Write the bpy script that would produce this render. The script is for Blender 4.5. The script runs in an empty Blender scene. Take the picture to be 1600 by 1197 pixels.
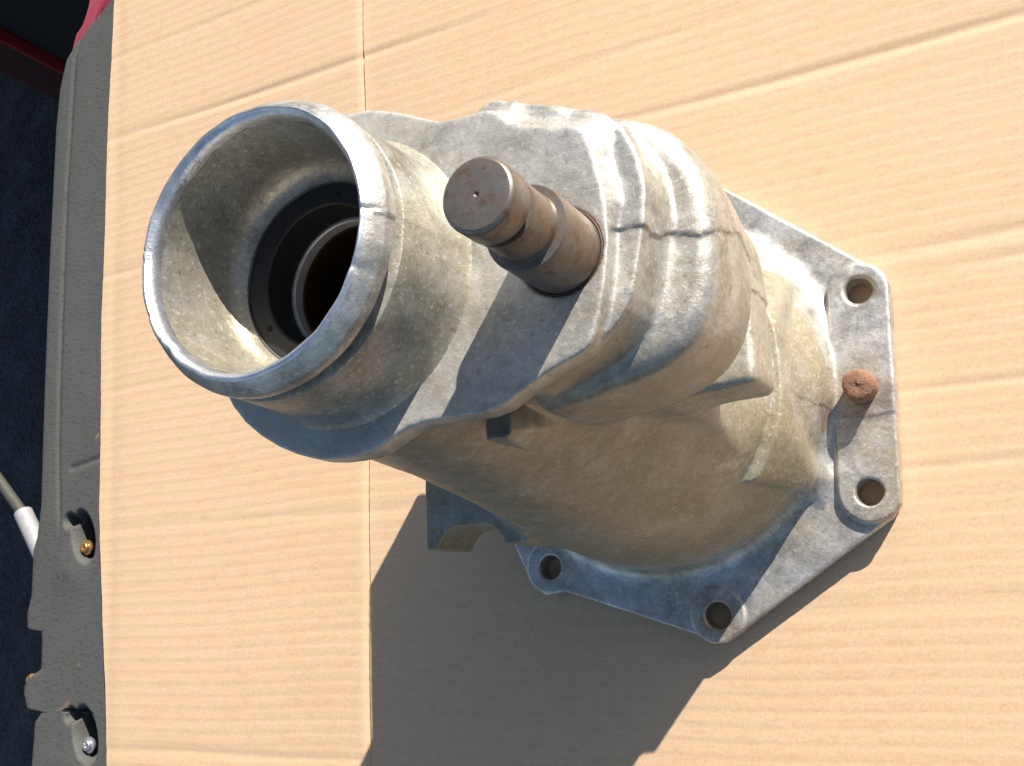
import bpy, bmesh, math, random
import numpy as np
from mathutils import Matrix, Vector

random.seed(4)
rng = np.random.default_rng(7)
scene = bpy.context.scene
COL = scene.collection

# ------------------------------------------------------------------ camera
cam_data = bpy.data.cameras.new("camera")
cam_data.sensor_width = 36.0
cam_data.lens = 36.0
cam_data.clip_start = 0.01
cam_data.clip_end = 500.0
cam = bpy.data.objects.new("camera", cam_data)
COL.objects.link(cam)
R = ((0.8857675, 0.1388164, 0.4428837),
     (-0.0413059, 0.9740159, -0.2226812),
     (-0.4622876, 0.1789500, 0.8684855))
M = Matrix(R).to_4x4()
M.translation = Vector((0.1735, -0.0980, 0.5))
cam.matrix_world = M
scene.camera = cam

# ------------------------------------------------------------------ light
SUN_EL = math.radians(28.0)
SUN_H = Vector((0.565, 0.825, 0.0)).normalized()
TO_SUN = Vector((SUN_H.x * math.cos(SUN_EL), SUN_H.y * math.cos(SUN_EL), math.sin(SUN_EL)))
world = bpy.data.worlds.new("World")
scene.world = world
world.use_nodes = True
wn = world.node_tree
for n in list(wn.nodes):
    wn.nodes.remove(n)
sky = wn.nodes.new("ShaderNodeTexSky")
sky.sky_type = 'NISHITA'
sky.sun_disc = False
sky.sun_elevation = SUN_EL
sky.sun_rotation = math.atan2(SUN_H.x, SUN_H.y)
bg = wn.nodes.new("ShaderNodeBackground")
bg.inputs['Strength'].default_value = 0.07
wo = wn.nodes.new("ShaderNodeOutputWorld")
wn.links.new(sky.outputs[0], bg.inputs['Color'])
wn.links.new(bg.outputs[0], wo.inputs['Surface'])

sun_data = bpy.data.lights.new("sun", 'SUN')
sun_data.energy = 5.0
sun_data.angle = math.radians(0.5)
sun_data.color = (1.0, 0.93, 0.83)
sun = bpy.data.objects.new("sun", sun_data)
sun.rotation_euler = TO_SUN.to_track_quat('Z', 'Y').to_euler()
sun.location = TO_SUN * 3
COL.objects.link(sun)

vs = scene.view_settings
vs.view_transform = 'Standard'
vs.look = 'None'
vs.gamma = 1.0
vs.exposure = 0.9

# ------------------------------------------------------------------ node helpers
class NT:
    def __init__(self, name):
        self.m = bpy.data.materials.new(name)
        self.m.use_nodes = True
        self.t = self.m.node_tree
        for n in list(self.t.nodes):
            self.t.nodes.remove(n)
        self.out = self.t.nodes.new("ShaderNodeOutputMaterial")
        self.p = self.t.nodes.new("ShaderNodeBsdfPrincipled")
        self.t.links.new(self.p.outputs[0], self.out.inputs['Surface'])
        self.tc = self.t.nodes.new("ShaderNodeTexCoord")
    def link(self, a, b):
        self.t.links.new(a, b)
    def setv(self, sock, v):
        if hasattr(v, 'is_linked') or hasattr(v, 'links'):
            self.link(v, sock)
        else:
            sock.default_value = v
    def mapping(self, scale=(1, 1, 1), rot=(0, 0, 0), src=None):
        n = self.t.nodes.new("ShaderNodeMapping")
        n.inputs['Scale'].default_value = scale
        n.inputs['Rotation'].default_value = rot
        self.link(src or self.tc.outputs['Object'], n.inputs['Vector'])
        return n.outputs[0]
    def noise(self, scale, detail=4, rough=0.55, vec=None, dist=0.0):
        n = self.t.nodes.new("ShaderNodeTexNoise")
        n.inputs['Scale'].default_value = scale
        n.inputs['Detail'].default_value = detail
        n.inputs['Roughness'].default_value = rough
        n.inputs['Distortion'].default_value = dist
        self.link(vec or self.tc.outputs['Object'], n.inputs['Vector'])
        return n.outputs['Fac']
    def voro(self, scale, vec=None):
        n = self.t.nodes.new("ShaderNodeTexVoronoi")
        n.inputs['Scale'].default_value = scale
        self.link(vec or self.tc.outputs['Object'], n.inputs['Vector'])
        return n.outputs['Distance']
    def ramp(self, fac, stops):
        n = self.t.nodes.new("ShaderNodeValToRGB")
        r = n.color_ramp
        while len(r.elements) < len(stops):
            r.elements.new(0.5)
        for e, (p, c) in zip(r.elements, stops):
            e.position = p
            e.color = (c, c, c, 1) if not isinstance(c, tuple) else (*c, 1)
        self.link(fac, n.inputs['Fac'])
        return n.outputs['Color']
    def mix(self, fac, a, b, mode='MIX'):
        n = self.t.nodes.new("ShaderNodeMix")
        n.data_type = 'RGBA'
        n.blend_type = mode
        self.setv(n.inputs[0], fac)
        for s, v in ((n.inputs[6], a), (n.inputs[7], b)):
            if isinstance(v, tuple):
                s.default_value = (*v, 1)
            else:
                self.link(v, s)
        return n.outputs[2]
    def math(self, op, a, b=0.0):
        n = self.t.nodes.new("ShaderNodeMath")
        n.operation = op
        self.setv(n.inputs[0], a)
        self.setv(n.inputs[1], b)
        return n.outputs[0]
    def bump(self, h, strength=0.3, dist=0.001, normal=None):
        n = self.t.nodes.new("ShaderNodeBump")
        n.inputs['Strength'].default_value = strength
        n.inputs['Distance'].default_value = dist
        self.link(h, n.inputs['Height'])
        if normal is not None:
            self.link(normal, n.inputs['Normal'])
        return n.outputs[0]
    def done(self, color=None, rough=0.5, metal=0.0, normal=None, spec=None):
        if color is not None:
            if isinstance(color, tuple):
                self.p.inputs['Base Color'].default_value = (*color, 1)
            else:
                self.link(color, self.p.inputs['Base Color'])
        self.setv(self.p.inputs['Roughness'], rough)
        self.setv(self.p.inputs['Metallic'], metal)
        if normal is not None:
            self.link(normal, self.p.inputs['Normal'])
        if spec is not None:
            self.p.inputs['Specular IOR Level'].default_value = spec
        return self.m

def mat_cast(name, tan=0.5, grime=0.4, base=(0.63, 0.62, 0.60), metal=0.80, rough=0.44, zoned=False):
    k = NT(name)
    big = k.noise(22, 5, 0.6)
    med = k.noise(75, 6, 0.65)
    mot = k.noise(210, 5, 0.7, dist=0.4)
    fine = k.noise(620, 4, 0.7)
    speck = k.noise(1500, 2, 0.6)
    tanf = k.math('MULTIPLY', k.ramp(big, [(0.36, 0.0), (0.62, 1.0)]), tan)
    grf = grime
    if zoned:                              # oil-stained lower bell, cleaner machined end face
        sep = k.t.nodes.new("ShaderNodeSeparateXYZ")
        k.link(k.tc.outputs['Object'], sep.inputs[0])
        z = k.math('ADD', sep.outputs['Z'], k.math('MULTIPLY', k.math('SUBTRACT', big, 0.5), 0.09))
        low = k.ramp(k.math('MULTIPLY', z, 3.5), [(0.30, 1.0), (0.80, 0.30)])
        tanf = k.math('MULTIPLY', k.math('MULTIPLY', tanf, low), k.ramp(k.math('MULTIPLY', z, 10.0), [(0.10, 0.22), (0.42, 1.0)]))
        x = k.math('MULTIPLY', k.ramp(k.math('ADD', k.math('MULTIPLY', sep.outputs['X'], 5.0), 0.5), [(0.5, 1.0), (0.85, 0.25)]),
                   k.ramp(k.math('MULTIPLY', sep.outputs['Z'], 3.5), [(0.90, 0.0), (0.93, 1.0)]))
    lo = tuple(c * 0.44 for c in base)
    hi = tuple(min(c * 1.22, 0.9) for c in base)
    col = k.mix(k.ramp(med, [(0.28, 0.0), (0.70, 1.0)]), lo, hi)
    if zoned:                              # road dirt ground into the skin of the lower bell
        dirt = k.math('MULTIPLY', low, k.ramp(k.math('MULTIPLY', z, 10.0), [(0.10, 0.0), (0.40, 0.62)]))
        col = k.mix(dirt, col, (0.35, 0.325, 0.25))
    col = k.mix(tanf, col, (0.33, 0.28, 0.185))
    grm = k.math('MULTIPLY', k.ramp(k.noise(48, 7, 0.7, dist=0.6), [(0.48, 0.0), (0.72, 1.0)]), grf)
    col = k.mix(grm, col, (0.12, 0.105, 0.075))
    col = k.mix(k.ramp(mot, [(0.58, 0.0), (0.76, 0.55)]), col, (0.70, 0.68, 0.62))
    col = k.mix(k.ramp(mot, [(0.26, 0.55), (0.42, 0.0)]), col, (0.15, 0.14, 0.12))
    col = k.mix(k.ramp(fine, [(0.56, 0.0), (0.70, 0.65)]), col, (0.78, 0.76, 0.71))
    col = k.mix(k.ramp(fine, [(0.26, 0.75), (0.42, 0.0)]), col, (0.10, 0.095, 0.08))
    if zoned:                              # rust washed out of the locating pin and the bolt holes
        for (px, py, pz), rad, cc, amt in (((0.107, -0.006, 0.016), 0.017, (0.24, 0.13, 0.07), 0.5), ((0.0286, -0.1013, 0.013), 0.0125, (0.30, 0.18, 0.09), 0.7),
                                      ((0.1104, 0.0453, 0.016), 0.011, (0.33, 0.25, 0.14), 0.6), ((0.083, -0.011, 0.02), 0.014, (0.29, 0.18, 0.09), 0.6)):
            vm = k.t.nodes.new("ShaderNodeVectorMath"); vm.operation = 'DISTANCE'
            k.link(k.tc.outputs['Object'], vm.inputs[0]); vm.inputs[1].default_value = (px, py, pz)
            dd = k.math('ADD', k.math('DIVIDE', vm.outputs['Value'], rad), k.math('MULTIPLY', k.math('SUBTRACT', mot, 0.5), 1.1))
            col = k.mix(k.math('MULTIPLY', k.ramp(dd, [(0.45, 1.0), (1.0, 0.0)]), amt), col, cc)
    rg = k.math('ADD', k.math('MULTIPLY', mot, 0.36), rough - 0.15)
    mt = k.math('MULTIPLY', k.math('SUBTRACT', 1.0, k.math('MULTIPLY', tanf, 0.5)), metal)
    if zoned:
        mt = k.math('MULTIPLY', mt, k.math('SUBTRACT', 1.0, k.math('MULTIPLY', dirt, 0.75)))
    if zoned:
        # dull oxide film on the tube side of the end face
        film = k.math('MULTIPLY', x, k.ramp(k.noise(35, 5, 0.65), [(0.32, 0.15), (0.66, 0.75)]))
        col = k.mix(film, col, (0.47, 0.44, 0.39))
        mt = k.math('MULTIPLY', mt, k.math('SUBTRACT', 1.0, k.math('MULTIPLY', film, 0.7)))
    if zoned:
        # fine scratches on the machined end face only
        face = k.ramp(k.math('MULTIPLY', sep.outputs['Z'], 3.5), [(0.925, 0.0), (0.932, 0.30)])
        scr = k.noise(1.0, 2, 0.5, vec=k.mapping((60, 1700, 60), (0, 0, -0.9)))
        col = k.mix(k.math('MULTIPLY', face, k.ramp(scr, [(0.64, 0.0), (0.72, 1.0)])), col, (0.80, 0.79, 0.77))
        # painted shade: darkens the walls turned away from the sun
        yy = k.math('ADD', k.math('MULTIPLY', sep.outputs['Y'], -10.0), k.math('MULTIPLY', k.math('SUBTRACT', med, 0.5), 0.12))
        side_shade = k.math('MULTIPLY', k.ramp(yy, [(0.20, 0.0), (0.34, 1.0)]), k.ramp(k.math('MULTIPLY', sep.outputs['Z'], 3.5), [(0.10, 0.0), (0.16, 0.55), (0.50, 0.70), (0.90, 0.85), (0.925, 0.0)]))
        side_shade = k.math('MULTIPLY', side_shade, k.ramp(mot, [(0.30, 1.0), (0.75, 0.45)]))
        col = k.mix(side_shade, col, (0.175, 0.17, 0.115))
    h = k.math('ADD', k.math('MULTIPLY', fine, 0.7), k.math('ADD', k.math('MULTIPLY', speck, 0.3), k.math('MULTIPLY', mot, 0.8)))
    nb = k.bump(h, 0.26, 0.0007)
    return k.done(col, rg, mt, nb)

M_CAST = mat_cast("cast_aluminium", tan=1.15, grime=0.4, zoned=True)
M_TUBE = mat_cast("tube_aluminium", tan=0.8, grime=0.3, base=(0.53, 0.53, 0.49), metal=0.8)
M_RIM = mat_cast("rim_aluminium", tan=0.35, grime=0.2, base=(0.62, 0.62, 0.61), metal=0.85)
def mat_lip():
    k = NT("worn_bright_lip")
    n1 = k.noise(160, 6, 0.7)
    n2 = k.noise(900, 3, 0.6)
    col = k.mix(k.ramp(n1, [(0.3, 0.0), (0.7, 1.0)]), (0.42, 0.43, 0.47), (0.74, 0.75, 0.79))
    nb = k.bump(k.math('ADD', n1, k.math('MULTIPLY', n2, 0.5)), 0.35, 0.0007)
    return k.done(col, 0.36, 0.85, nb)
M_LIP = mat_lip()
def mat_steel():
    k = NT("rust_tinted_steel")
    n1 = k.noise(90, 6, 0.65)
    n2 = k.noise(300, 5, 0.7)
    st = k.noise(120, 4, 0.6, vec=k.mapping((1.2, 1.2, 14)))
    col = k.mix(k.ramp(n1, [(0.36, 0.0), (0.66, 1.0)]), (0.24, 0.225, 0.20), (0.21, 0.155, 0.115))
    col = k.mix(k.ramp(n2, [(0.52, 0.0), (0.66, 0.7)]), col, (0.17, 0.085, 0.05))
    nb = k.bump(k.math('ADD', st, k.math('MULTIPLY', n2, 0.8)), 0.24, 0.0005)
    return k.done(col, k.math('ADD', k.math('MULTIPLY', n2, 0.26), 0.27), 0.7, nb)
M_STEEL = mat_steel()
def mat_rust():
    k = NT("orange_rust")
    n1 = k.noise(220, 6, 0.7)
    n2 = k.noise(900, 4, 0.7)
    col = k.mix(k.ramp(n1, [(0.3, 0.0), (0.7, 1.0)]), (0.20, 0.10, 0.065), (0.34, 0.185, 0.115))
    return k.done(col, 0.85, 0.1, k.bump(k.math('ADD', n1, k.math('MULTIPLY', n2, 0.5)), 0.7, 0.0012))
M_RUST = mat_rust()
def mat_dark(name, c, rough=0.6, metal=0.0):
    k = NT(name)
    n = k.noise(180, 5, 0.6)
    col = k.mix(n, tuple(v * 0.6 for v in c), tuple(v * 1.3 for v in c))
    return k.done(col, rough, metal, k.bump(n, 0.15, 0.0006))
M_DKRUST = mat_dark("dark_rust", (0.085, 0.045, 0.03), 0.7, 0.2)
M_SEAL = mat_dark("black_seal_rubber", (0.017, 0.017, 0.016), 0.6)
M_STRIP = mat_dark("dull_steel_ring", (0.75, 0.73, 0.68), 0.45, 0.4)
M_BRONZE = mat_dark("bronze_bushing", (0.13, 0.07, 0.03), 0.4, 0.8)

def mat_card():
    k = NT("corrugated_cardboard")
    big = k.noise(7, 4, 0.5)
    fib = k.noise(420, 4, 0.6, vec=k.mapping((0.25, 1.0, 1.0)))
    spk = k.noise(900, 2, 0.5)
    strk = k.noise(9, 3, 0.55, vec=k.mapping((0.30, 9.0, 1.0)))
    col = k.mix(big, (0.56, 0.39, 0.243), (0.61, 0.435, 0.276))
    col = k.mix(k.ramp(strk, [(0.42, 0.0), (0.74, 0.22)]), col, (0.53, 0.345, 0.20))
    col = k.mix(k.ramp(fib, [(0.32, 0.28), (0.46, 0.0)]), col, (0.45, 0.28, 0.15))
    col = k.mix(k.ramp(fib, [(0.58, 0.0), (0.72, 0.25)]), col, (0.70, 0.50, 0.31))
    col = k.mix(k.ramp(spk, [(0.73, 0.0), (0.78, 0.55)]), col, (0.20, 0.11, 0.06))
    grain = k.noise(650, 3, 0.7)
    col = k.mix(k.ramp(grain, [(0.34, 0.30), (0.50, 0.0)]), col, (0.44, 0.29, 0.165))
    col = k.mix(k.ramp(grain, [(0.54, 0.0), (0.70, 0.30)]), col, (0.72, 0.55, 0.38))
    nb = k.bump(k.math('ADD', fib, k.math('MULTIPLY', spk, 0.3)), 0.14, 0.0004)
    return k.done(col, 0.62, 0.0, nb, 0.45)
M_CARD = mat_card()
def mat_liner():
    k = NT("grey_textured_plastic")
    a = k.noise(420, 3, 0.55, vec=k.mapping((0.55, 1.0, 1.0), (0, 0, 0.35)))
    b = k.noise(16, 4, 0.6)
    col = k.mix(b, (0.062, 0.064, 0.060), (0.088, 0.090, 0.085))
    col = k.mix(k.ramp(a, [(0.30, 0.6), (0.44, 0.0)]), col, (0.035, 0.035, 0.03))
    col = k.mix(k.ramp(k.noise(60, 2, 0.4), [(0.76, 0.0), (0.80, 0.7)]), col, (0.22, 0.15, 0.10))
    return k.done(col, 0.72, 0.0, k.bump(a, 0.38, 0.0010), 0.3)
M_LINER = mat_liner()
def mat_asphalt():
    k = NT("asphalt")
    a = k.noise(90, 6, 0.7)
    v = k.voro(130)
    col = k.mix(k.ramp(a, [(0.35, 0.0), (0.7, 1.0)]), (0.010, 0.011, 0.015), (0.045, 0.048, 0.058))
    col = k.mix(k.ramp(k.noise(14, 5, 0.7), [(0.45, 0.0), (0.72, 0.7)]), col, (0.085, 0.092, 0.11))
    return k.done(col, 0.85, 0.0, k.bump(k.math('ADD', a, v), 0.8, 0.006))
M_ASPH = mat_asphalt()
M_RED_LIT = mat_dark("lit_edge_red", (0.22, 0.020, 0.022), 0.35)  # brighter red that paints the lit edge of the vehicle
M_RED_SHADE = mat_dark("red_paint_in_shade", (0.035, 0.006, 0.007), 0.5)  # the vehicle red with its shade put into the colour
M_PINK = mat_dark("faded_red_plastic", (0.30, 0.05, 0.07), 0.45)
M_BLACK = mat_dark("black_underside", (0.006, 0.006, 0.006), 0.95)
M_SCREW_G = mat_dark("gold_screw_metal", (0.60, 0.36, 0.14), 0.35, 0.85)
M_SCREW_S = mat_dark("silver_screw_metal", (0.62, 0.62, 0.62), 0.35, 0.85)
M_SLEEVE = mat_dark("pale_plastic_sleeve", (0.30, 0.30, 0.31), 0.5)
M_CABLE = mat_dark("grey_cable", (0.06, 0.06, 0.05), 0.6)

# ------------------------------------------------------------------ object helpers
def empty(name, loc=(0, 0, 0), **props):
    o = bpy.data.objects.new(name, None)
    o.empty_display_size = 0.02
    o.location = loc
    COL.objects.link(o)
    for a, b in props.items():
        o[a] = b
    return o

def add_mesh(name, verts, faces, mat, parent=None, smooth=True, loc=None, **props):
    me = bpy.data.meshes.new(name)
    me.from_pydata([tuple(v) for v in verts], [], [tuple(f) for f in faces])
    me.update()
    if smooth:
        me.polygons.foreach_set('use_smooth', [True] * len(me.polygons))
    me.materials.append(mat)
    o = bpy.data.objects.new(name, me)
    COL.objects.link(o)
    if parent is not None:
        o.parent = parent
    if loc is not None:
        o.location = loc
    for a, b in props.items():
        o[a] = b
    return o

def sharp_by_angle(o, deg=35):
    bm = bmesh.new()
    bm.from_mesh(o.data)
    lim = math.radians(deg)
    for e in bm.edges:
        if len(e.link_faces) == 2 and e.calc_face_angle(0) > lim:
            e.smooth = False
    bm.to_mesh(o.data)
    bm.free()

def lathe(name, prof, mat, parent=None, n=160, cx=0.0, cy=0.0, jitter=None, cap_top=False, cap_bot=False, sharp=35, **props):
    """prof: list of (r, z) in mm, revolved about (cx, cy)"""
    prof = np.array(prof, float)
    th = np.linspace(0, 2 * math.pi, n, endpoint=False)
    V = []
    for r, z in prof:
        for t in th:
            rr, zz = r, z
            if jitter:
                rr, zz = jitter(t, r, z)
            V.append(((cx + rr * math.cos(t)) * 1e-3, (cy + rr * math.sin(t)) * 1e-3, zz * 1e-3))
    F = []
    m = len(prof)
    for i in range(m - 1):
        for j in range(n):
            a, b = i * n + j, i * n + (j + 1) % n
            F.append((a, b, b + n, a + n))
    if cap_bot:
        F.append(tuple(range(n - 1, -1, -1)))
    if cap_top:
        F.append(tuple((m - 1) * n + j for j in range(n)))
    o = add_mesh(name, V, F, mat, parent, **props)
    sharp_by_angle(o, sharp)
    return o

# value noise, used to make the cast skin slightly uneven
_TAB = rng.random((64, 64, 64)).astype(np.float32) * 2 - 1
def vnoise(P):
    i = np.floor(P).astype(int)
    f = P - i
    f = f * f * (3 - 2 * f)
    i &= 63
    j = (i + 1) & 63
    x0, y0, z0 = i.T
    x1, y1, z1 = j.T
    fx, fy, fz = f.T
    def L(a, b, t):
        return a + (b - a) * t
    return L(L(L(_TAB[x0, y0, z0], _TAB[x1, y0, z0], fx), L(_TAB[x0, y1, z0], _TAB[x1, y1, z0], fx), fy),
             L(L(_TAB[x0, y0, z1], _TAB[x1, y0, z1], fx), L(_TAB[x0, y1, z1], _TAB[x1, y1, z1], fx), fy), fz)

# ------------------------------------------------------------------ distance functions (mm)
def smin(a, b, k):
    h = np.maximum(k - np.abs(a - b), 0) / k
    return np.minimum(a, b) - h * h * k * 0.25
def smax(a, b, k):
    return -smin(-a, -b, k)
def poly2d(X, Y, pts):
    pts = np.array(pts, np.float32)
    d = None
    s = 1.0
    n = len(pts)
    for i in range(n):
        a, b = pts[i], pts[(i + 1) % n]
        ex, ey = b - a
        wx, wy = X - a[0], Y - a[1]
        t = np.clip((wx * ex + wy * ey) / (ex * ex + ey * ey), 0, 1)
        dd = (wx - ex * t) ** 2 + (wy - ey * t) ** 2
        d = dd if d is None else np.minimum(d, dd)
        c1 = (Y >= a[1]); c2 = (Y < b[1]); c3 = (ex * wy > ey * wx)
        flip = (c1 & c2 & c3) | (~c1 & ~c2 & ~c3)
        s = s * np.where(flip, -1.0, 1.0)
    return s * np.sqrt(d)
def rounded(d2, dz, r):
    a, b = d2 + r, dz + r
    return np.sqrt(np.maximum(a, 0) ** 2 + np.maximum(b, 0) ** 2) + np.minimum(np.maximum(a, b), 0) - r
def slab(Z, z0, z1):
    return np.abs(Z - (z0 + z1) / 2) - (z1 - z0) / 2
def box2(X, Y, x0, x1, y0, y1, r):
    ax = np.abs(X - (x0 + x1) / 2) - (x1 - x0) / 2 + r
    ay = np.abs(Y - (y0 + y1) / 2) - (y1 - y0) / 2 + r
    return np.sqrt(np.maximum(ax, 0) ** 2 + np.maximum(ay, 0) ** 2) + np.minimum(np.maximum(ax, ay), 0) - r
def capsule2(X, Y, a, b, r):
    ex, ey = b[0] - a[0], b[1] - a[1]
    t = np.clip(((X - a[0]) * ex + (Y - a[1]) * ey) / (ex * ex + ey * ey), 0, 1)
    return np.sqrt((X - a[0] - ex * t) ** 2 + (Y - a[1] - ey * t) ** 2) - r

def chaikin(pts, it=2, q=0.25):
    P = np.array(pts, float)
    for _ in range(it):
        Nn = np.roll(P, -1, 0)
        P = np.stack([P * (1 - q) + Nn * q, P * q + Nn * (1 - q)], 1).reshape(-1, 2)
    return P
HOLES = [(110.4, 45.3), (104.7, -49.4), (28.6, -101.3), (-58.7, -73.5), (34.0, 104.0), (-60.0, 82.0)]
FLANGE = [(123, 46), (121, 53), (113, 59.5), (40, 121), (30, 122), (-50, 98), (-74, 88), (-86, 55),
          (-96, 20), (-96, -20), (-82, -53), (-73, -74), (-70, -82), (-62, -87), (-51, -85.5), (17, -109), (24, -113.3),
          (30, -113.3), (35, -110.5), (112, -60.5), (116, -55), (117, -48)]
def bell_params(Z):
    zs = [-5, 0, 12, 30, 60, 100, 150, 200, 250, 262]
    r = np.interp(Z, zs, [89, 89, 88, 85, 78, 67.5, 58, 51.5, 47.5, 46.5])
    cx = np.interp(Z, zs, [6, 6, 6, 6, 6, 6, 4, 1, 0, 0])
    cy = np.interp(Z, zs, [9, 9, 9, 7, 3, -3, -3, -1, 0, 0])
    return r, cx, cy
def part_step(X, Y, Z, y0, amp):
    """moulding step: one mould half stands proud of the other"""
    w = 0.9 * np.sin(X * 0.13 + Z * 0.11 + 1.3) + 0.45 * np.sin(X * 0.37 - Z * 0.29) + 0.2 * np.sin(Z * 0.9 + X * 0.7)
    return amp * np.clip((Y - y0 - w) / 0.25 + 0.5, 0, 1)
def sd_bell(X, Y, Z):
    r, cx, cy = bell_params(Z)
    d = (np.sqrt((X - cx) ** 2 + (Y - cy) ** 2) - r) * 0.93
    d = np.maximum(d, slab(Z, -0.5, 264))
    d = d - part_step(X, Y, Z, -11.0 + 0.06 * Z, 0.4) * np.clip((X - 20) / 10, 0, 1)
    return d
def sd_rib(X, Y, Z):
    d2 = box2(X, Y, 30, 84.0, -47, 52, 2.0)
    r, cx, cy = bell_params(Z)
    shell = np.sqrt((X - cx) ** 2 + (Y - cy) ** 2) - r - 5.0
    return np.maximum(smax(d2, shell, 2.0), slab(Z, 0, 76))
def sd_flange(X, Y, Z):
    p = poly2d(X, Y, FLANGE) - 0.8
    d = rounded(p, slab(Z, 0, 9.6), 1.2)
    return d
def sd_pad(X, Y, Z):
    d = rounded(capsule2(X, Y, (110.0, 45.0), (104.5, -49.4), 13.6), slab(Z, 3, 13.2), 1.0)
    d = np.maximum(d, poly2d(X, Y, FLANGE) - 0.7)
    return d - part_step(X, Y, Z, -14.0, 0.45)
def sd_boss(i):
    x, y = HOLES[i]
    def f(X, Y, Z):
        d = rounded(np.sqrt((X - x) ** 2 + (Y - y) ** 2) - 13.0, slab(Z, 2, 10.25), 0.6)
        return np.maximum(d, poly2d(X, Y, FLANGE) - 0.75)
    return f
PLATE = [(6.5, 53.5), (15.7, 51.1), (24.7, 47.1), (33.4, 42.6), (38.5, 41.3), (46.1, 41.6), (51.5, 41.2), (54.8, 37.4), (58.5, 34.2), (64.0, 32.0), (71.5, 30.0), (77.5, 28.8), (79.6, 26), (82.6, 15), (84.2, 3), (83.8, -8), (81.5, -20),
         (78, -30.5), (75, -33), (66, -36), (57, -40.5), (49, -45.0), (36, -45.0), (23, -45.5), (16, -48.5), (9.8, -51.5), (-1, -52.6), (-12.6, -51.0), (-26.9, -44.8),
         (-39.4, -35.1), (-48, -21), (-52.3, 0), (-48, 20), (-37, 37), (-21, 48.6), (-8, 53.0)]
PLATE = chaikin(PLATE, 1)
def sd_plate(X, Y, Z):
    draft = np.clip(267.0 - Z, 0, 7) * (0.42 * np.clip((Y - 1) / 6, 0, 1) + 0.6 * np.clip((Y - 20) / 8, 0, 1)) * np.clip((X - 48) / 8, 0, 1)
    return rounded((poly2d(X, Y, PLATE) - draft) * 0.9, slab(Z, 257.5, 267.0), 0.7)
LEDGE = [(30, 41), (40, 42), (45, 46), (50, 47.5), (56, 44.5), (64, 41.5), (75, 37.0), (86.5, 30.5), (91.3, 20), (92.8, 9), (91.6, 0), (89.5, -10), (86.5, -20), (82, -25.5), (77, -29.5), (66, -33.5), (56, -37), (50, -38), (47, -34), (30, -30)]
LEDGE = chaikin(LEDGE, 1)
def sd_ledge(X, Y, Z):
    return rounded(poly2d(X, Y, LEDGE) - 0.3, slab(Z, 240, 261.0), 0.8)
LOBE = [(10, 44), (34, 46), (60, 48), (80, 44.5), (92, 38), (99, 30), (103.5, 19), (105.5, 8), (105.5, -5), (103, -17), (97.5, -27), (88, -34), (70, -38.5), (52, -41.5), (48, -40), (44, -32), (10, -30)]
LOBE = chaikin(LOBE, 2)
def sd_lobe(X, Y, Z):
    off = np.interp(Z, [150, 195, 215, 232, 244], [-6, -1.5, 0, -0.3, -1.2])
    d = rounded((poly2d(X, Y, LOBE) - off) * 0.95, slab(Z, 196, 241.5), 5.5)
    return d
BLOCK = [(20, 40), (60, 44), (84, 40), (93, 33), (96.5, 22), (97.5, 5), (98, -12), (98, -24), (96.5, -27.5), (92, -28), (66, -29.5), (46, -25), (20, -20)]
BLOCK = chaikin(BLOCK, 2)
def sd_block(X, Y, Z):
    return rounded(poly2d(X, Y, BLOCK), slab(Z, 150, 178), 3.5)
def sd_neck(X, Y, Z):
    xr = np.interp(Z, [60, 110, 160, 200, 262], [60, 66, 80, 80, 74])
    d2 = box2(X, Y, 0, 74, -31, 38, 8) 
    d = smax(d2, X - xr, 6.0)
    return np.maximum(d, slab(Z, 40, 262))
def sd_square(X, Y, Z):
    r, cx, cy = bell_params(Z)
    wedge = np.sqrt((X - cx) ** 2 + (Y - cy) ** 2) - r - np.interp(Z, [192, 236], [-1.0, 10.0])
    return np.maximum(np.maximum(box2(X, Y, 29.5, 38.0, -46.5, -30, 0.6), wedge), slab(Z, 180, 236))
def sd_mount(X, Y, Z):
    d2 = box2(X, Y, -83.5, -30, -66, 66, 1.5)
    d = rounded(d2, slab(Z, 58, 91), 1.0)
    for sgn in (1, -1):
        n2 = box2(X, Y * sgn, -77.5, -42, -96, -56.3, 12.0)
        d = smax(d, -n2, 0.8)
    return d

GROUPS = ['bell_housing', 'flange', 'end_plate', 'rail_housing', 'mount_pad', 'bolt_pad', 'bolt_boss', 'casting_lug']
def cut_holes(X, Y, Z, d):
    for i, (hx, hy) in enumerate(HOLES):
        rr = 6.1 + np.clip(Z - (12.3 if i < 2 else 9.4), 0, 1.2)
        d = np.maximum(d, -(np.sqrt((X - hx) ** 2 + (Y - hy) ** 2) - rr))
    d = np.maximum(d, -np.maximum(np.sqrt(X ** 2 + Y ** 2) - 33.0, slab(Z, 20, 290)))
    d = np.maximum(d, -np.maximum(np.sqrt((X - 70.5) ** 2 + (Y + 5.2) ** 2) - 12.0, slab(Z, 235, 300)))
    return d

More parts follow.
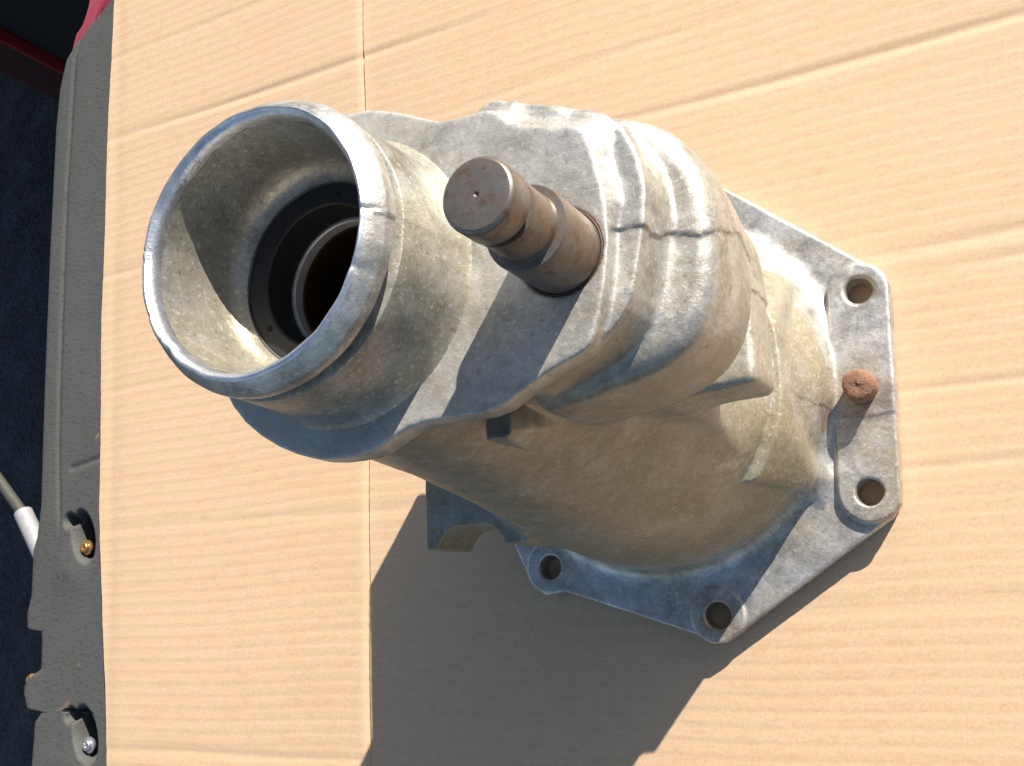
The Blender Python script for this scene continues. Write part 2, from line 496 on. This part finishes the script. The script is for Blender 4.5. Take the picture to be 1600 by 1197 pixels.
# ------------------------------------------------------------------ sampled field + surface nets
H = 0.7
LO = np.array([-101.0, -119.0, -3.0])
HI = np.array([129.0, 130.0, 272.0])
N = np.ceil((HI - LO) / H).astype(int) + 1
xs = (LO[0] + H * np.arange(N[0])).astype(np.float32)
ys = (LO[1] + H * np.arange(N[1])).astype(np.float32)
zs_ = (LO[2] + H * np.arange(N[2])).astype(np.float32)
field = np.full(N, 60.0, np.float32)
def stamp(fn, lo, hi, k, mode='add'):
    i0 = np.clip(np.floor((np.array(lo) - k - 4 - LO) / H).astype(int), 0, N - 1)
    i1 = np.clip(np.ceil((np.array(hi) + k + 4 - LO) / H).astype(int) + 1, 1, N)
    X = xs[i0[0]:i1[0]][:, None, None]
    Y = ys[i0[1]:i1[1]][None, :, None]
    Z = zs_[i0[2]:i1[2]][None, None, :]
    sl = tuple(slice(a, b) for a, b in zip(i0, i1))
    if mode == 'cut':
        field[sl] = fn(X, Y, Z, field[sl])
        return
    d = fn(X, Y, Z).astype(np.float32)
    field[sl] = smin(field[sl], d, k) if k > 0 else np.minimum(field[sl], d)
STAMPS = [
    (sd_bell, (-101, -119, -3), (129, 130, 270), 0.0),
    (sd_neck, (0, -34, 40), (82, 39, 262), 10.0),
    (sd_mount, (-85, -68, 56), (-25, 68, 93), 6.0),
    (sd_block, (20, -38, 146), (99, 46, 182), 8.0),
    (sd_lobe, (5, -46, 190), (108, 50, 250), 4.0),
    (sd_ledge, (28, -46, 236), (95, 48, 262), 3.0),
    (sd_plate, (-55, -55, 256), (86, 56, 268), 1.5),
    (sd_square, (28, -48, 180), (39, -29, 237), 0.8),
    (sd_rib, (28, -49, 0), (92, 55, 80), 1.2),
    (sd_flange, (-101, -119, -3), (129, 130, 14), 10.0),
    (sd_pad, (85, -66, 2), (128, 62, 18), 1.5),
]
for i in range(2, 6):
    x, y = HOLES[i]
    STAMPS.append((sd_boss(i), (x - 15, y - 15, 1), (x + 15, y + 15, 15), 1.2))
GROUP_OF = {sd_bell: 0, sd_rib: 0, sd_flange: 1, sd_plate: 2, sd_ledge: 2, sd_lobe: 3, sd_block: 3, sd_neck: 3, sd_mount: 4, sd_pad: 5, sd_square: 7}
for fn, lo, hi, k in STAMPS:
    stamp(fn, lo, hi, k)
# mould step running down the shift-rail side of the casting
def lobe_step(X, Y, Z, d):
    w = np.clip((X - 55) / 15, 0, 1) * np.clip((Z - 140) / 8, 0, 1) * np.clip((266 - Z) / 3, 0, 1)
    y0 = np.interp(Z, [140, 180, 215, 250, 262], [6, 4, 8, 0, 0])
    return d - w * (part_step(X, Y, Z, y0, 0.6) - 0.2)
stamp(lobe_step, (50, -45, 140), (110, 55, 266), 2, 'cut')
stamp(cut_holes, LO + 8, HI - 8, 0, 'cut')

def surface_nets(S):
    ins = S < 0
    c = np.zeros(tuple(n - 1 for n in S.shape), np.uint8)
    for dx in (0, 1):
        for dy in (0, 1):
            for dz in (0, 1):
                c += ins[dx:S.shape[0] - 1 + dx, dy:S.shape[1] - 1 + dy, dz:S.shape[2] - 1 + dz]
    act = np.argwhere((c > 0) & (c < 8))
    idx = np.full(c.shape, -1, np.int32)
    idx[tuple(act.T)] = np.arange(len(act))
    corners = np.array([(a, b, d) for a in (0, 1) for b in (0, 1) for d in (0, 1)])
    vals = np.stack([S[tuple((act + o).T)] for o in corners], 1)
    acc = np.zeros((len(act), 3)); cnt = np.zeros(len(act))
    for p in range(8):
        for q in range(p + 1, 8):
            if np.abs(corners[p] - corners[q]).sum() != 1:
                continue
            va, vb = vals[:, p], vals[:, q]
            cr = (va < 0) != (vb < 0)
            t = va[cr] / (va[cr] - vb[cr])
            acc[cr] += corners[p] + (corners[q] - corners[p]) * t[:, None]
            cnt[cr] += 1
    V = act + acc / cnt[:, None]
    quads = []
    for ax in range(3):
        u, w = (ax + 1) % 3, (ax + 2) % 3
        a = ins[tuple(slice(0, -1) if i == ax else slice(1, -1) for i in range(3))]
        b = ins[tuple(slice(1, None) if i == ax else slice(1, -1) for i in range(3))]
        for sel, rev in ((a & ~b, False), (~a & b, True)):
            e = np.argwhere(sel)
            off = np.ones(3, int); off[ax] = 0
            e = e + off
            du = np.zeros(3, int); du[u] = 1
            dw = np.zeros(3, int); dw[w] = 1
            q4 = [idx[tuple((e - du - dw).T)], idx[tuple((e - dw).T)], idx[tuple(e.T)], idx[tuple((e - du).T)]]
            q4 = np.stack(q4, 1)
            quads.append(q4[:, ::-1] if rev else q4)
    Q = np.concatenate(quads)
    return V, Q[(Q >= 0).all(1)]
V, Q = surface_nets(field)
V = LO + V * H
# vertex normals of the whole skin, kept across the part borders
fn_ = np.cross(V[Q[:, 2]] - V[Q[:, 0]], V[Q[:, 3]] - V[Q[:, 1]])
VN = np.zeros_like(V)
for j in range(4):
    np.add.at(VN, Q[:, j], fn_)
VN /= np.linalg.norm(VN, axis=1)[:, None] + 1e-12
amp = 0.22 * vnoise(V / 14.0 + 5) + 0.13 * vnoise(V / 5.0 + 31) + 0.06 * vnoise(V / 2.2 + 11)
amp *= np.where((V[:, 2] > 264.5) | (V[:, 2] < 11) , 0.45, 1.0)
V = V + VN * amp[:, None]
fn_ = np.cross(V[Q[:, 2]] - V[Q[:, 0]], V[Q[:, 3]] - V[Q[:, 1]])
VN = np.zeros_like(V)
for j in range(4):
    np.add.at(VN, Q[:, j], fn_)
VN /= np.linalg.norm(VN, axis=1)[:, None] + 1e-12
FC = V[Q].mean(1)
best = np.full(len(FC), 1e9); lab = np.zeros(len(FC), int)
boss_i = 0
for fn, lo, hi, k in STAMPS:
    g = GROUP_OF.get(fn)
    if g is None:
        g = 8 + boss_i
        boss_i += 1
    d = np.abs(fn(FC[:, 0], FC[:, 1], FC[:, 2])) if g not in (5, 2) else np.abs(fn(FC[:, 0], FC[:, 1], FC[:, 2])) - 0.6
    m = d < best
    best[m] = d[m]; lab[m] = g

housing = empty("transmission_housing", (0, 0, 0),
                label="grey cast aluminium tail housing standing on its bolt flange on the cardboard, open tube up",
                category="engine part", )
def skin_part(name, g, mat, **props):
    f = Q[lab == g]
    if len(f) == 0:
        return None
    u, inv = np.unique(f, return_inverse=True)
    f = inv.reshape(f.shape)
    me = bpy.data.meshes.new(name)
    me.vertices.add(len(u)); me.vertices.foreach_set('co', (V[u] * 1e-3).ravel())
    me.loops.add(f.size); me.loops.foreach_set('vertex_index', f.ravel().astype(np.int32))
    me.polygons.add(len(f)); me.polygons.foreach_set('loop_start', np.arange(0, f.size, 4, dtype=np.int32))
    me.update(calc_edges=True)
    me.polygons.foreach_set('use_smooth', np.ones(len(f), bool))
    me.normals_split_custom_set_from_vertices(VN[u].tolist())
    me.materials.append(mat)
    o = bpy.data.objects.new(name, me)
    COL.objects.link(o)
    o.parent = housing
    for a, b in props.items():
        o[a] = b
    return o
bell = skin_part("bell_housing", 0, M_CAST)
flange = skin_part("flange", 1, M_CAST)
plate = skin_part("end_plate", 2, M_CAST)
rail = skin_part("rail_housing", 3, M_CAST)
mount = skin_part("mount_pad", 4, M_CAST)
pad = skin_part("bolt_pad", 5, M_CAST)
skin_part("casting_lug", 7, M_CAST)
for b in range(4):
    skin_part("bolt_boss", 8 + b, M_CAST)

# ------------------------------------------------------------------ tail tube (lathe, mm)
def tube_jit(t, r, z):
    d = 0.10 * math.sin(5 * t + z) + 0.08 * math.sin(13 * t + 0.4 * z)
    up = 0.18 if 0.0 < t < math.pi else 0.0      # the two mould halves do not quite meet
    return r + d * 0.6 + (up if r > 39 else 0), z
tube = lathe("tail_tube", [(44.6, 266.0), (43.4, 267.6), (42.4, 269.6), (41.9, 272), (41.4, 278), (40.9, 286), (40.5, 293.2), (40.2, 295.0),
                            (39.6, 295.3), (36.6, 295.5), (36.2, 298.6), (36.2, 299.6)],
             M_TUBE, housing, n=220, jitter=tube_jit)
def rim_jit(t, r, z):
    up = 0.45 if -0.05 < t < 3.1 else 0.0
    d = 0.10 * math.sin(7 * t + 1) + 0.06 * math.sin(19 * t)
    chip = 0.0
    for c, w, a in ((3.9, 0.06, 0.65), (3.78, 0.02, 0.3), (3.55, 0.02, 0.25), (3.1, 0.03, 0.3), (3.02, 0.012, 0.3), (0.35, 0.02, 0.3), (0.02, 0.015, 0.5), (5.9, 0.03, 0.3)):
        chip += a * math.exp(-((t - c) / w) ** 2)
    s = 1.0 if z > 305 else 0.0
    return r + d + (up if z < 307.0 and r > 37 else 0) - s * chip * 0.5, z - s * chip + s * 0.08 * math.sin(23 * t)
rim = lathe("tube_rim", [(36.1, 299.3), (39.9, 299.2), (40.25, 299.5), (40.4, 300.2), (40.3, 302.6), (40.0, 303.2), (38.7, 305.5), (37.6, 307.3), (37.3, 307.6)],
            M_RIM, tube, n=360, jitter=rim_jit)
lip = lathe("tube_lip", [(37.35, 307.5), (37.0, 308.1), (36.5, 308.4), (36.1, 308.3), (35.7, 307.7), (35.2, 307.3), (34.8, 306.6), (34.5, 305.4), (34.35, 303.6)],
            M_LIP, tube, n=360, jitter=rim_jit)
lathe("tube_bore", [(34.36, 303.9), (34.0, 300), (33.4, 292), (32.8, 285), (32.0, 281), (30.6, 278.2), (28.6, 276.8), (27.0, 276.4)],
      M_TUBE, tube, n=200, jitter=lambda t, r, z: (r + 0.06 * math.sin(6 * t + z), z))
seal = lathe("oil_seal", [(27.2, 276.8), (27.0, 275.9), (24.0, 275.5), (21.6, 275.3), (21.0, 274.8), (20.9, 268), (20.9, 262.6), (23.0, 262.2)], M_SEAL, tube, n=140)
lathe("retaining_ring", [(21.2, 264.0), (20.0, 264.3), (19.7, 263.9), (19.6, 260.6)], M_STRIP, tube, n=140)
lathe("bushing", [(20.9, 260.4), (19.4, 260.0), (19.0, 259.0), (18.9, 236)], M_BRONZE, tube, n=140)
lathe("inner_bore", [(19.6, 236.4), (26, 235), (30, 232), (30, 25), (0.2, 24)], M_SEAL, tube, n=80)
for ang in (3.72, 1.35, 5.4):
    hx, hy = 23.6 * math.cos(ang), 23.6 * math.sin(ang)
    lathe("seal_hole", [(0.9, 275.75), (0.7, 275.8), (0.02, 275.8)], M_BLACK, seal, n=12, cx=hx, cy=hy)

# ------------------------------------------------------------------ shift shaft
SX, SY = 70.5, -5.2
shaft = lathe("shift_shaft", [(11.3, 240), (11.3, 286.9), (11.0, 287.5), (9.1, 287.7), (8.9, 288.2), (8.95, 299.4),
                               (8.75, 300.0), (7.6, 300.2), (7.6, 302.4), (9.0, 302.6), (9.35, 303.2), (9.35, 310.4), (9.1, 311.2), (8.5, 311.7),
                               (8.3, 311.75), (4.0, 311.76), (0.7, 311.75), (0.35, 311.3), (0.02, 311.0)],
              M_STEEL, housing, n=120, cx=SX, cy=SY)
lathe("shaft_seal", [(12.1, 265.0), (12.0, 266.6), (11.6, 266.9), (11.3, 266.2)], M_DKRUST, shaft, n=96, cx=SX, cy=SY)

# ------------------------------------------------------------------ rusty locating pin on the flange pad
def pin_jit(t, r, z):
    return r + 0.22 * math.sin(3 * t + 0.5) + 0.12 * math.sin(8 * t + z), z + (0.5 * math.sin(t + 0.6) if z > 22 else 0)
lathe("locating_pin", [(7.0, 9), (7.0, 22.0), (7.3, 24.2), (7.1, 25.8), (6.2, 26.8), (4.2, 27.3), (2.0, 27.4), (0.02, 27.4)],
      M_RUST, housing, n=48, cx=107.0, cy=-2.0, jitter=pin_jit, label="orange rusty locating pin")

# ------------------------------------------------------------------ cardboard: main panel and side flap meeting at a scored crease
CARD_T = 0.004
def card_height(X, Y):
    pitch = 0.0072
    ph = 2 * math.pi * (Y + 0.0012 * np.sin(X * 11) + 0.0007 * np.sin(X * 37)) / pitch
    z = 0.00004 * np.sin(ph) + 0.00002 * np.sin(ph * 2 + X * 20)
    P = np.stack([X.ravel() * 3.0, Y.ravel() * 26.0, np.zeros(X.size)], 1)
    z = z + (0.00010 * vnoise(P + 9).reshape(X.shape))
    P = np.stack([X.ravel() * 5.0, Y.ravel() * 7.0, np.zeros(X.size) + 3], 1)
    z = z + (0.0007 * vnoise(P + 2).reshape(X.shape))
    # score marks and pressed-in flutes: (y, half width, depth, slope, x range)
    for (y0, w, a, sl, xa, xb) in ((0.2615, 0.0028, 0.0010, -0.012, -0.5, -0.10), (0.159, 0.0026, 0.0008, 0.0, -0.5, -0.2), (0.075, 0.003, 0.0003, 0.01, -0.5, 0.1),
                                   (0.1702, 0.0032, 0.0010, -0.002, -0.12, 0.7), (0.335, 0.003, 0.0005, 0.0, -0.5, 0.0), (-0.036, 0.0025, 0.0004, -0.02, -0.5, 0.7),
                                   (-0.1, 0.003, 0.0003, 0.0, -0.2, 0.5), (0.062, 0.0028, 0.0008, 0.02, 0.10, 0.7), (0.047, 0.0026, 0.0007, 0.03, 0.14, 0.7),
                                   (0.213, 0.0034, 0.0004, 0.03, -0.1, 0.7), (-0.003, 0.0024, 0.0005, 0.0, 0.12, 0.7), (-0.172, 0.0026, 0.0006, 0.0, -0.5, -0.17)):
        win = 1 / (1 + np.exp(-(X - xa) / 0.02)) / (1 + np.exp((X - xb) / 0.02))
        z = z - 0.8 * a * win * np.exp(-((Y - y0 - sl * X - 0.0008 * np.sin(X * 23 + y0 * 90)) / w) ** 2) * (0.75 + 0.25 * np.sin(X * 17 + y0 * 70))
    return z - 0.0009
def card_part(name, xl, xr, y0, y1, nx, ny, edge_fn):
    u = np.linspace(0, 1, nx)
    y = np.linspace(y0, y1, ny)
    Y = np.repeat(y[:, None], nx, 1)
    XL = np.array([xl(v) for v in y])[:, None]
    XR = np.array([xr(v) for v in y])[:, None]
    X = XL + (XR - XL) * u[None, :]
    Zt = card_height(X, Y) + edge_fn(X, Y)
    top = np.stack([X, Y, Zt], -1).reshape(-1, 3)
    bot = top.copy(); bot[:, 2] = -CARD_T - 0.0006
    ids = np.arange(nx * ny).reshape(ny, nx)
    F = np.stack([ids[:-1, :-1], ids[:-1, 1:], ids[1:, 1:], ids[1:, :-1]], -1).reshape(-1, 4)
    # sides only: top border down to the bottom border
    ring = np.concatenate([ids[0, :], ids[1:, -1], ids[-1, -2::-1], ids[-2:0:-1, 0]])
    nb = len(ring)
    Vv = np.concatenate([top, bot[ring]])
    base = nx * ny
    SF = [(ring[i], base + i, base + (i + 1) % nb, ring[(i + 1) % nb]) for i in range(nb)]
    SF = [f[::-1] for f in SF]
    F = [tuple(int(q) for q in f) for f in F] + [tuple(int(q) for q in f) for f in SF]
    F.append(tuple(base + i for i in range(nb - 1, -1, -1)))
    o = add_mesh(name, Vv, F, M_CARD, cardboard)
    sharp_by_angle(o, 60)
    return o
cardboard = empty("cardboard_sheet", (0, 0, -CARD_T), label="flat brown corrugated cardboard sheet lying under the aluminium housing", category="cardboard")
cardboard.location = (0, 0, 0)
def xl_edge(y):
    e = np.interp(y, [-0.32, -0.1813, -0.1427, -0.1015, -0.0591, -0.0151, 0.0532, 0.1248, 0.225, 0.3316, 0.3874, 0.56],
                  [-0.382, -0.3899, -0.3936, -0.3988, -0.4029, -0.4078, -0.4112, -0.4148, -0.4169, -0.4184, -0.4192, -0.421])
    return e + 0.0003 * math.sin(y * 40) + 0.0001 * math.sin(y * 230)
def crease(y):
    return -0.1798 + 0.0006 * math.sin(y * 14) + 0.0003 * math.sin(y * 61)
CRV = np.vectorize(crease)
def flap_edge(X, Y):
    t = CRV(Y) - X
    return - 0.0014 * np.exp(-(t / 0.0032) ** 2) - 0.0004 * np.exp(-((X - np.interp(Y, [-.32, .56], [-.385, -.42])) / 0.006) ** 2)
def panel_edge(X, Y):
    t = X - CRV(Y)
    return 0.0003 * np.exp(-(t / 0.003) ** 2)
card_part("panel", lambda y: crease(y) + 0.00012, lambda y: 0.62, -0.33, 0.56, 200, 900, panel_edge)
card_part("flap", xl_edge, lambda y: crease(y) - 0.0001, -0.33, 0.56, 110, 900, flap_edge)

# ------------------------------------------------------------------ truck tailgate with grey plastic liner
tailgate = empty("truck_tailgate", (-0.45, 0.1, -0.008), label="dark grey plastic lined tailgate edge beside the cardboard, with two recessed screws", category="tailgate")
TZ = -0.0075
edge_y = [-0.34, -0.1845, -0.1562, -0.150, -0.1490, -0.1468, -0.1369, -0.126, -0.1200, -0.0995, -0.0935, -0.0925, -0.0816, -0.0682, -0.0361, -0.0271, -0.0039, 0.0294, 0.0882, 0.1911, 0.3003, 0.3337, 0.3578, 0.369, 0.3806, 0.3891, 0.3962, 0.44, 0.56]
edge_x = [-0.475, -0.4730, -0.4723, -0.467, -0.463, -0.4812, -0.4855, -0.4818, -0.4691, -0.4702, -0.4715, -0.4860, -0.4874, -0.4839, -0.4849, -0.4816, -0.4796, -0.4812, -0.4837, -0.4870, -0.4890, -0.4873, -0.4818, -0.4714, -0.4538, -0.4412, -0.4316, -0.420, -0.415]
def liner():
    nx, y = 120, np.linspace(-0.34, 0.56, 820)
    XL = np.interp(y, edge_y, edge_x)[:, None]
    u = np.linspace(0, 1, nx)[None, :]
    X = XL + (-0.375 - XL) * u
    Y = np.repeat(y[:, None], nx, 1)
    Z = np.full_like(X, TZ)
    t = X - XL
    Z -= 0.004 * np.exp(-t / 0.0018)                      # rolled edge
    g = np.interp(y, [-0.02, 0.037, 0.0854, 0.1457, 0.2402, 0.3565, 0.40], [-0.4552, -0.4612, -0.4638, -0.466, -0.4686, -0.4682, -0.452])[:, None]
    gd = X - g
    Z += -0.0012 * np.exp(-(gd / 0.0022) ** 2) * np.clip((Y + 0.03) / 0.02, 0, 1)
    Z += 0.0003 * (1 / (1 + np.exp(-gd / 0.002)))
    for sx, sy in ((-0.4300, -0.0340), (-0.4183, -0.1672)):
        e = ((X - sx) / 0.0115) ** 2 + ((Y - sy - 0.004 + 0.6 * (X - sx)) / 0.0165) ** 2
        Z -= 0.034 / (1 + np.exp((e - 0.85) * 12))
        c = np.hypot(X - sx + 0.0155, Y - sy - 0.0165)
        Z -= 0.012 / (1 + np.exp((c - 0.0042) / 0.0006))
        Z += 0.0015 * np.exp(-(np.hypot(X - sx + 0.012, Y - sy + 0.02) / 0.016) ** 2)
    Z += -0.0012 * np.exp(-((Y - 0.0225 - 0.15 * (X + 0.43)) / 0.0022) ** 2) * np.clip((X + 0.449) / 0.003, 0, 1)
    top = np.stack([X, Y, Z], -1).reshape(-1, 3)
    ny = len(y)
    ids = np.arange(nx * ny).reshape(ny, nx)
    F = np.stack([ids[:-1, :-1], ids[:-1, 1:], ids[1:, 1:], ids[1:, :-1]], -1).reshape(-1, 4).tolist()
    side = top.reshape(ny, nx, 3)[:, 0].copy(); side[:, 2] = -0.045
    b = nx * ny
    F += [[int(ids[i, 0]), int(ids[i + 1, 0]), b + i + 1, b + i] for i in range(ny - 1)]
    o = add_mesh("liner_panel", np.concatenate([top, side]), F, M_LINER, None)
    return o
def reparent(o, p):
    o.parent = p
    o.matrix_parent_inverse = Matrix.Translation(-Vector(p.location))
    return o
reparent(liner(), tailgate)
def box_mesh(name, x0, x1, y0, y1, z0, z1, mat, bevel=0.0, parent=None, **props):
    bm = bmesh.new()
    bmesh.ops.create_cube(bm, size=1)
    for v in bm.verts:
        v.co = Vector(((x0 + x1) / 2 + v.co.x * (x1 - x0), (y0 + y1) / 2 + v.co.y * (y1 - y0), (z0 + z1) / 2 + v.co.z * (z1 - z0)))
    if bevel:
        bmesh.ops.bevel(bm, geom=bm.edges[:], offset=bevel, segments=4, profile=0.5, affect='EDGES')
    me = bpy.data.meshes.new(name)
    bm.to_mesh(me); bm.free()
    me.polygons.foreach_set('use_smooth', [True] * len(me.polygons))
    me.materials.append(mat)
    o = bpy.data.objects.new(name, me)
    COL.objects.link(o)
    if parent:
        reparent(o, parent)
    for a, b in props.items():
        o[a] = b
    sharp_by_angle(o, 40)
    return o
box_mesh("tailgate_shell", -0.455, 0.62, -0.34, 0.56, -0.052, -0.0415, M_BLACK, 0.004, tailgate)
box_mesh("inner_skin", -0.37, 0.62, -0.335, 0.555, -0.0412, -0.0055, M_LINER, 0.0, tailgate)
for i, (sx, sy, mt) in enumerate(((-0.4325, -0.0375, M_SCREW_G), (-0.4205, -0.1705, M_SCREW_S))):
    s = lathe("screw", [(3.0, -17), (5.4, -13.6), (5.4, -12.7), (4.9, -12.4), (3.7, -12.3), (3.5, -10.4), (3.0, -9.9), (1.7, -9.8), (1.4, -10.9), (0.02, -11.0)], mt, None, n=32,
              cx=sx * 1e3, cy=sy * 1e3, label="gold coloured screw" if i == 0 else "silver coloured screw")
    reparent(s, tailgate)
nub = lathe("bump_stop", [(0.02, -30), (7, -29), (9.5, -22), (9.0, -16), (6.5, -12.5), (3.0, -11.2), (0.02, -11.0)], M_LINER, None, n=32, cx=-482, cy=-134)
reparent(nub, tailgate)
cap = lathe("stop_cap", [(0.02, -17), (3.6, -15), (4.2, -11.5), (2.6, -8.9), (0.02, -8.4)], M_SCREW_G, None, n=24, cx=-480, cy=-127)
reparent(cap, tailgate)
# red latch corner at the end of the tailgate
def ribbon(name, pts, w, h, mat):
    bm = bmesh.new()
    prev = None
    for i, p in enumerate(pts):
        p = Vector(p)
        a = Vector(pts[max(i - 1, 0)]); b = Vector(pts[min(i + 1, len(pts) - 1)])
        t = (b - a); t.z = 0; t.normalize()
        s = Vector((-t.y, t.x, 0)) * w[i] / 2
        ring = [bm.verts.new(p + s), bm.verts.new(p - s), bm.verts.new(p - s - Vector((0, 0, h))), bm.verts.new(p + s - Vector((0, 0, h)))]
        if prev:
            for j in range(4):
                bm.faces.new((prev[j], prev[(j + 1) % 4], ring[(j + 1) % 4], ring[j]))
        else:
            bm.faces.new(ring)
        prev = ring
    bm.faces.new(prev[::-1])
    bmesh.ops.recalc_face_normals(bm, faces=bm.faces[:])
    bmesh.ops.bevel(bm, geom=bm.edges[:], offset=0.0012, segments=2, affect='EDGES')
    me = bpy.data.meshes.new(name); bm.to_mesh(me); bm.free()
    me.polygons.foreach_set('use_smooth', [True] * len(me.polygons))
    me.materials.append(mat)
    o = bpy.data.objects.new(name, me); COL.objects.link(o)
    sharp_by_angle(o, 40)
    return o
latch = ribbon("latch", [(-0.462, 0.44, -0.02), (-0.463, 0.412, -0.02), (-0.468, 0.398, -0.02), (-0.480, 0.380, -0.021), (-0.490, 0.362, -0.024)], [0.017, 0.017, 0.016, 0.014, 0.008], 0.012, M_PINK)
reparent(latch, tailgate)
latch2 = ribbon("latch_cover", [(-0.478, 0.404, -0.027), (-0.488, 0.392, -0.027), (-0.496, 0.374, -0.028)], [0.010, 0.014, 0.010], 0.012, M_PINK)
reparent(latch2, tailgate)

# ------------------------------------------------------------------ ground and the red vehicle behind the tailgate
add_mesh("ground", [(-60, -60, -0.8), (60, -60, -0.8), (60, 60, -0.8), (-60, 60, -0.8)], [(0, 1, 2, 3)], M_ASPH, kind="structure")
truck = empty("red_truck_body", (-1.2, 0.7, -0.8), label="dark red vehicle body in shade at the far left behind the tailgate", category="truck")
box_mesh("corner_panel", -0.924, -0.852, 0.60, 0.76, -0.74, 0.02, M_RED_SHADE, 0.010, truck)
box_mesh("lit_edge_strip", -0.8515, -0.8455, 0.594, 0.64, -0.74, 0.02, M_RED_LIT, 0.002, truck)  # painted highlight: strip stands in for the light-catching body edge
box_mesh("underbody_dark", -0.845, 0.9, 0.606, 1.1, -0.74, -0.03, M_BLACK, 0.01, truck)  # black block puts the darkness under the vehicle into its colour
box_mesh("unseen_shade_wall", -3.2, 0.9, 1.15, 1.4, -0.74, 0.24, M_RED_SHADE, 0.02, truck)  # unseen wall, added to cast shade over the ground at left

# cable with a pale sleeve hanging below the tailgate edge
def tube_between(name, a, b, r0, r1, mat, n=24, seg=10, bend=(0, 0, 0)):
    a, b, bend = Vector(a), Vector(b), Vector(bend)
    d = (b - a).normalized()
    s = d.orthogonal().normalized(); t = d.cross(s)
    Vv, F = [], []
    for i in range(seg + 1):
        u = i / seg
        c = a.lerp(b, u) + bend * math.sin(math.pi * u)
        r = r0 + (r1 - r0) * u
        for j in range(n):
            an = 2 * math.pi * j / n
            Vv.append(c + (s * math.cos(an) + t * math.sin(an)) * r)
    for i in range(seg):
        for j in range(n):
            k0, k1 = i * n + j, i * n + (j + 1) % n
            F.append((k0, k1, k1 + n, k0 + n))
    F.append(tuple(range(n - 1, -1, -1))); F.append(tuple(seg * n + j for j in range(n)))
    o = add_mesh(name, Vv, F, mat)
    sharp_by_angle(o, 50)
    return o
cable = empty("support_cable", (-0.52, -0.01, -0.06), label="grey cable with pale plastic sleeve below the tailgate edge at far left", category="cable")
reparent(tube_between("cable", (-0.735, 0.118, -0.10), (-0.612, 0.003, -0.10), 0.0048, 0.0048, M_CABLE), cable)
reparent(tube_between("sleeve", (-0.617, 0.0085, -0.10), (-0.578, -0.044, -0.10), 0.0080, 0.0080, M_SLEEVE), cable)
